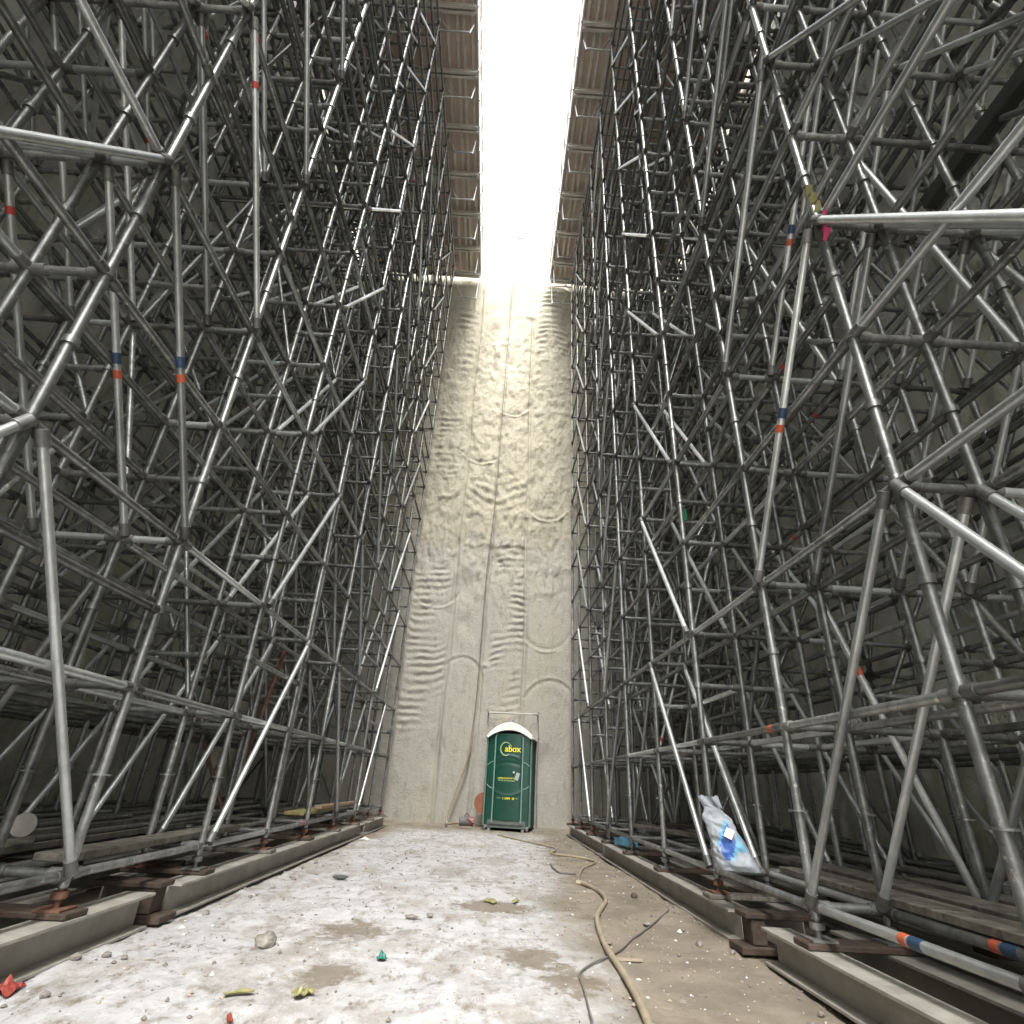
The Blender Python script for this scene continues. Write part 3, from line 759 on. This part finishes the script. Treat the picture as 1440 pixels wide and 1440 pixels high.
# ------------------------------------------------------------------ white sack with blue print
t = thing('sack', 'white woven sack with blue print leaning on an inner upright of the right scaffold', 'sack', (0, 0, 0), R(-20))
p_ = floor_at(1040, 1224, .495); t.location = p_; SK = .68; t.scale = (SK, SK, SK)
nz, na = 64, 96
def sackpt(a, v):
    z = v*.62
    w_ = .225*(1-.45*v**1.1)*(1 if v < .8 else 1-.25*(v-.8)/.2*math.sin(1)); d_ = .13*(1-.55*v)*(1 if v > .08 else .75+.25*v/.08)
    ca, sa = math.cos(a), math.sin(a)
    x = w_*math.copysign(abs(ca)**.6, ca); y = d_*math.copysign(abs(sa)**.75, sa)
    if v > .72: y *= max(.12, 1-(v-.72)/.28*1.0); x *= 1+.10*math.sin((v-.72)*20)
    k = .014*noise.noise(Vector((x*9, y*9, z*9)))+.008*noise.noise(Vector((x*22, y*22, z*20)))
    x += k; y += k*1.4
    x -= .34*z*(1+.2*z); y += .05*z
    if v > .8: y -= (v-.8)*.25
    return (x, y, z)
mb = MB(); mb.add([sackpt(2*math.pi*i/na, j/nz) for j in range(nz+1) for i in range(na)], [(j*na+i, j*na+(i+1) % na, (j+1)*na+(i+1) % na, (j+1)*na+i) for j in range(nz) for i in range(na)], 0, True)
mb.add([sackpt(2*math.pi*i/na, 0) for i in range(na)][::-1], [tuple(range(na))])
# printed fields as face material
me_faces = len(mb.f)
for fi, f in enumerate(mb.f):
    if len(f) != 4: continue
    c = sum((Vector(mb.v[i]) for i in f), Vector())/4
    a = math.atan2(c.y-.05*c.z, (c.x+.34*c.z)); v = c.z/.62; xx = (c.x+.34*c.z)/.2
    if a < 0:
        q = v-.42+xx*-.42
        if .16 < v < .74 and -.55 < xx < .42 and abs(q) < .17: mb.m[fi] = 1
        if .16 < v < .78 and xx > -.6 and .17 <= abs(q) < .25: mb.m[fi] = 2
        if .30 < v < .42 and .45 < xx < .8: mb.m[fi] = 2
body = mb.build('bag_body', [BAGW, BAGB, BAGL], t)
mb = MB()
def flap(u, v):
    return (-.215-.05*v+u*.105*(1+.1*v), .02-.02*v+.02*math.sin(u*5+v*3), .60+v*.13+.012*math.sin(u*9))
P_ = []; 
for s_ in (0, .008):
    P_ += [tuple(Vector(flap(-1+2*i/10, j/5))+Vector((0, s_, 0))) for j in range(6) for i in range(11)]
fs = [(j*11+i, j*11+i+1, (j+1)*11+i+1, (j+1)*11+i) for j in range(5) for i in range(10)]
mb.add(P_, fs+[tuple(66+k for k in f[::-1]) for f in fs], 0, True); mb.build('folded_top', [BAGW], t)
mb = MB(); mb.box((0, 0, 0), (.09, .008, .10), Matrix.Rotation(R(25), 3, 'Y')); o = mb.build('white_label', [WHITEP], t); o.location = (-.07, -.115, .36)

# ------------------------------------------------------------------ small things
def blob(name, loc, s, m, label, cat, seed=0, flat=1.0, sub=2, group=None, sq=(1, 1, 1)):
    import bmesh
    bm = bmesh.new(); bmesh.ops.create_icosphere(bm, subdivisions=sub, radius=1)
    for v in bm.verts:
        k = 1+.35*noise.noise(v.co*1.3+Vector((seed*3.1, seed, 0)))+.15*noise.noise(v.co*3.1+Vector((seed, 0, seed)))
        v.co = Vector((v.co.x*k*s*sq[0], v.co.y*k*s*sq[1], v.co.z*k*s*flat*sq[2]))
    me = bpy.data.meshes.new(name); bm.to_mesh(me); bm.free(); me.materials.append(m)
    o = bpy.data.objects.new(name, me); COL.objects.link(o); o.location = loc
    tag(o, label, cat, group); return o
blob('rock', fl(373, 1330, .03), .062, ROCK, 'grey fist-sized rock lying alone on the white dust at left', 'rock', 1, .75, 3)
blob('rock', fl(478, 1237, .02), .05, mat('dark_stone', (.07, .07, .065), .9), 'small dark stone near the left beam, farther up the floor than the grey rock', 'rock', 2, .5, 2, sq=(1.6, .8, 1))
blob('rock', fl(892, 1262, .02), .035, mat('dark_round_stone', (.08, .06, .05), .9), 'small dark round stone between the tan hose and the right beam', 'rock', 3, .8, 2)
blob('rock', fl(910, 1302, .02), .035, ROCK, 'pale chip of rubble by the end of the grey cable', 'rock', 4, .5, 2)
blob('rock', fl(578, 1292, .02), .035, ROCK, 'flat brown chip of rubble right of the brown damp spot', 'rock', 5, .4, 2, sq=(1.6, 1, 1))
blob('rock', fl(605, 1290, .02), .03, ROCK, 'small rubble chip to the right of the flat brown chip', 'rock', 6, .5, 2)
def scrap(name, u, v, sx, sy, hh, m, label, seed, rot=0):
    mb = MB(); N_ = 9; P_ = []; rot += seed
    for j in range(N_):
        for i in range(N_):
            x = (i/(N_-1)-.5)*.8; y = (j/(N_-1)-.5)*.8
            q = noise.noise(Vector((x*4+seed, y*4, 0))); e = 1+.35*noise.noise(Vector((x*2, y*2, seed)))
            P_.append((x*sx*e, y*sy*e, .45*hh*(.6+q)*(1-1.6*max(abs(x), abs(y)))))
    fs = [(j*N_+i, j*N_+i+1, (j+1)*N_+i+1, (j+1)*N_+i) for j in range(N_-1) for i in range(N_-1)]
    P2 = [(a, b, c-.004) for a, b, c in P_]
    mb.add(P_+P2, fs+[tuple(81+k for k in f[::-1]) for f in fs], 0, False)
    o = mb.build(name, [m]); o.location = fl(u, v, .01); o.rotation_euler = (0, 0, rot); tag(o, label, 'litter'); return o
scrap('plastic_scrap', 425, 1400, .13, .09, .09, YPL, 'crumpled yellow plastic strip on the white dust at the bottom', 1)
scrap('plastic_scrap', 335, 1397, .05, .17, .05, YPL, 'narrow yellow-green strip of plastic left of the crumpled yellow one', 2, .2)
scrap('plastic_scrap', 537, 1352, .07, .06, .10, GPL, 'small green scrap of plastic in the middle of the floor', 3, .7)
scrap('plastic_scrap', 4, 1402, .16, .13, .13, RPL, 'bright red scrap at the left edge beside the base beam', 4, .7)
scrap('plastic_scrap', 690, 1268, .16, .14, .05, YPL, 'dull yellow shreds on the brown damp spot in mid floor', 5, .7)
scrap('plastic_scrap', 726, 1268, .05, .14, .07, YPL, 'thin yellow shred right of the dull yellow shreds', 6, -.3)
scrap('plastic_scrap', 323, 1429, .12, .03, .02, RPL, 'thin red-brown strip at the bottom edge', 8, .3)
scrap('paper_scrap', 512, 1182, .22, .14, .10, WHITEP, 'white lump of foam by the gap in the left base beams', 9)
mb = MB(); mb.box((0, 0, 0), (.16, .42, .09)); mb.box((.02, 0, .05), (.1, .3, .02)); o = mb.build('plastic_bottle_pack', [BAGL]); o.location = (XR+.12, 9.55, .30); o.rotation_euler = (0, 0, .3); tag(o, 'light blue plastic wrapped item lying on the right base beam', 'packaging')
# white round lid inside left scaffold
mb = MB(); mb.tube((0, 0, 0), (.02, -.006, .0), .085, 24); mb.tube((-.16, 0, 0), (0, 0, 0), .078, 24); o = mb.build('bucket', [WBUCK]); p_ = floor_at(34, 1160, .62); o.location = p_; o.rotation_euler = (0, 0, R(-50)); o.scale = (.8, .8, .8); tag(o, 'dusty white bucket lying on its side inside the left scaffold', 'bucket')
# rusty upright tubes
mb = MB(); mb.tube((0, 0, 0), (.02, .62, 1.95), .026, 10); o = mb.build('rusty_tube', [RUST]); o.location = (-2.86, 6.98, .52); tag(o, 'rusty red-brown tube leaning inside the left scaffold', 'steel tube')
# tags and ribbons on the scaffold
mb = MB(); mb.box((0, 0, 0), (.11, .012, .20)); o = mb.build('tag_board', [GTAG]); o.location = (2.60, 7.03, 4.62); tag(o, 'small green tag hanging on an upright of the right scaffold', 'tag')
def ribbon(base, dx, ln, m, label, seed):
    mb = MB(); P_ = []; K = 10
    for s_ in (0, .004):
        for j in range(K):
            for i in (-1, 1):
                v = j/(K-1)
                P_.append((base[0]+dx*v+i*.018*(1+.5*math.sin(j*1.7+seed)), base[1]-.05+.03*math.sin(j*2.1+seed)+s_, base[2]+ln*v))
    fs = [(2*j, 2*j+1, 2*j+3, 2*j+2) for j in range(K-1)]
    mb.add(P_, fs+[tuple(2*K+k for k in f[::-1]) for f in fs]); o = mb.build('ribbon', [m]); tag(o, label, 'ribbon')
ribbon((XR-.03, 2.36, 4.56), -.05, .24, YPL, 'yellow ribbon tied at the near node of the right scaffold above the bright tube', 1)
ribbon((XR-.01, 2.36, 4.54), -.03, -.26, PINK, 'pink ribbon hanging below the yellow one on the right scaffold node', 2)

# rubble pushed against the base beams
rr2 = random.Random(4)
for k in range(26):
    sd_ = rr2.choice((-1, 1)); y = rr2.uniform(2.6, 13.5); x = (XL+.10+rr2.uniform(.06, .30)) if sd_ < 0 else (XR-.12-rr2.uniform(.06, .30))
    o_ = blob('rubble_chip', (x, y, floor_h(x, y)+.012), rr2.uniform(.015, .034), ROCK, 'small grey rubble chip by the base beams at the %s edge of the floor' % ('left' if sd_ < 0 else 'right'), 'rubble', k, rr2.uniform(.4, .8), 1, group='rubble chips along the %s beams' % ('left' if sd_ < 0 else 'right'))
# gravel: uncountable
rg = random.Random(9); mb = MB()
ico = [(0, 0, 1), (.9, 0, .1), (.2, .85, .1), (-.75, .5, .05), (-.7, -.55, .1), (.3, -.9, .05), (0, 0, -.6)]
icf = [(0, 1, 2), (0, 2, 3), (0, 3, 4), (0, 4, 5), (0, 5, 1), (6, 2, 1), (6, 3, 2), (6, 4, 3), (6, 5, 4), (6, 1, 5)]
mats_ = [0, 1, 2]
for k in range(4200):
    y = 2.3+13*rg.random()**1.25
    x = rg.uniform(-2.3, 2.0)
    if rg.random() < .45: x = rg.choice((-1, 1))*rg.uniform(.9, 2.1) if rg.random() < .5 else rg.uniform(.6, 2.0)
    s = .005+.013*rg.random()**3.5
    if rg.random() < .02: s *= 2.0
    a = rg.random()*6.3; fl_ = rg.uniform(.35, .9); el = rg.uniform(.6, 1.2)
    z = floor_h(x, y)
    vs = []
    for p in ico:
        q = 1+rg.uniform(-.25, .25); px, py = p[0]*s*q, p[1]*s*q*el
        vs.append((x+px*math.cos(a)-py*math.sin(a), y+px*math.sin(a)+py*math.cos(a), z+p[2]*s*fl_*q+.3*s*fl_))
    mb.add(vs, icf, rg.choice((0, 0, 0, 1, 1, 2)))
o = mb.build('gravel', [mat('gravel_grey', (.16, .145, .125), .9), mat('gravel_brown', (.30, .25, .19), .9), mat('gravel_pale', (.6, .58, .54), .9)], kind='stuff')
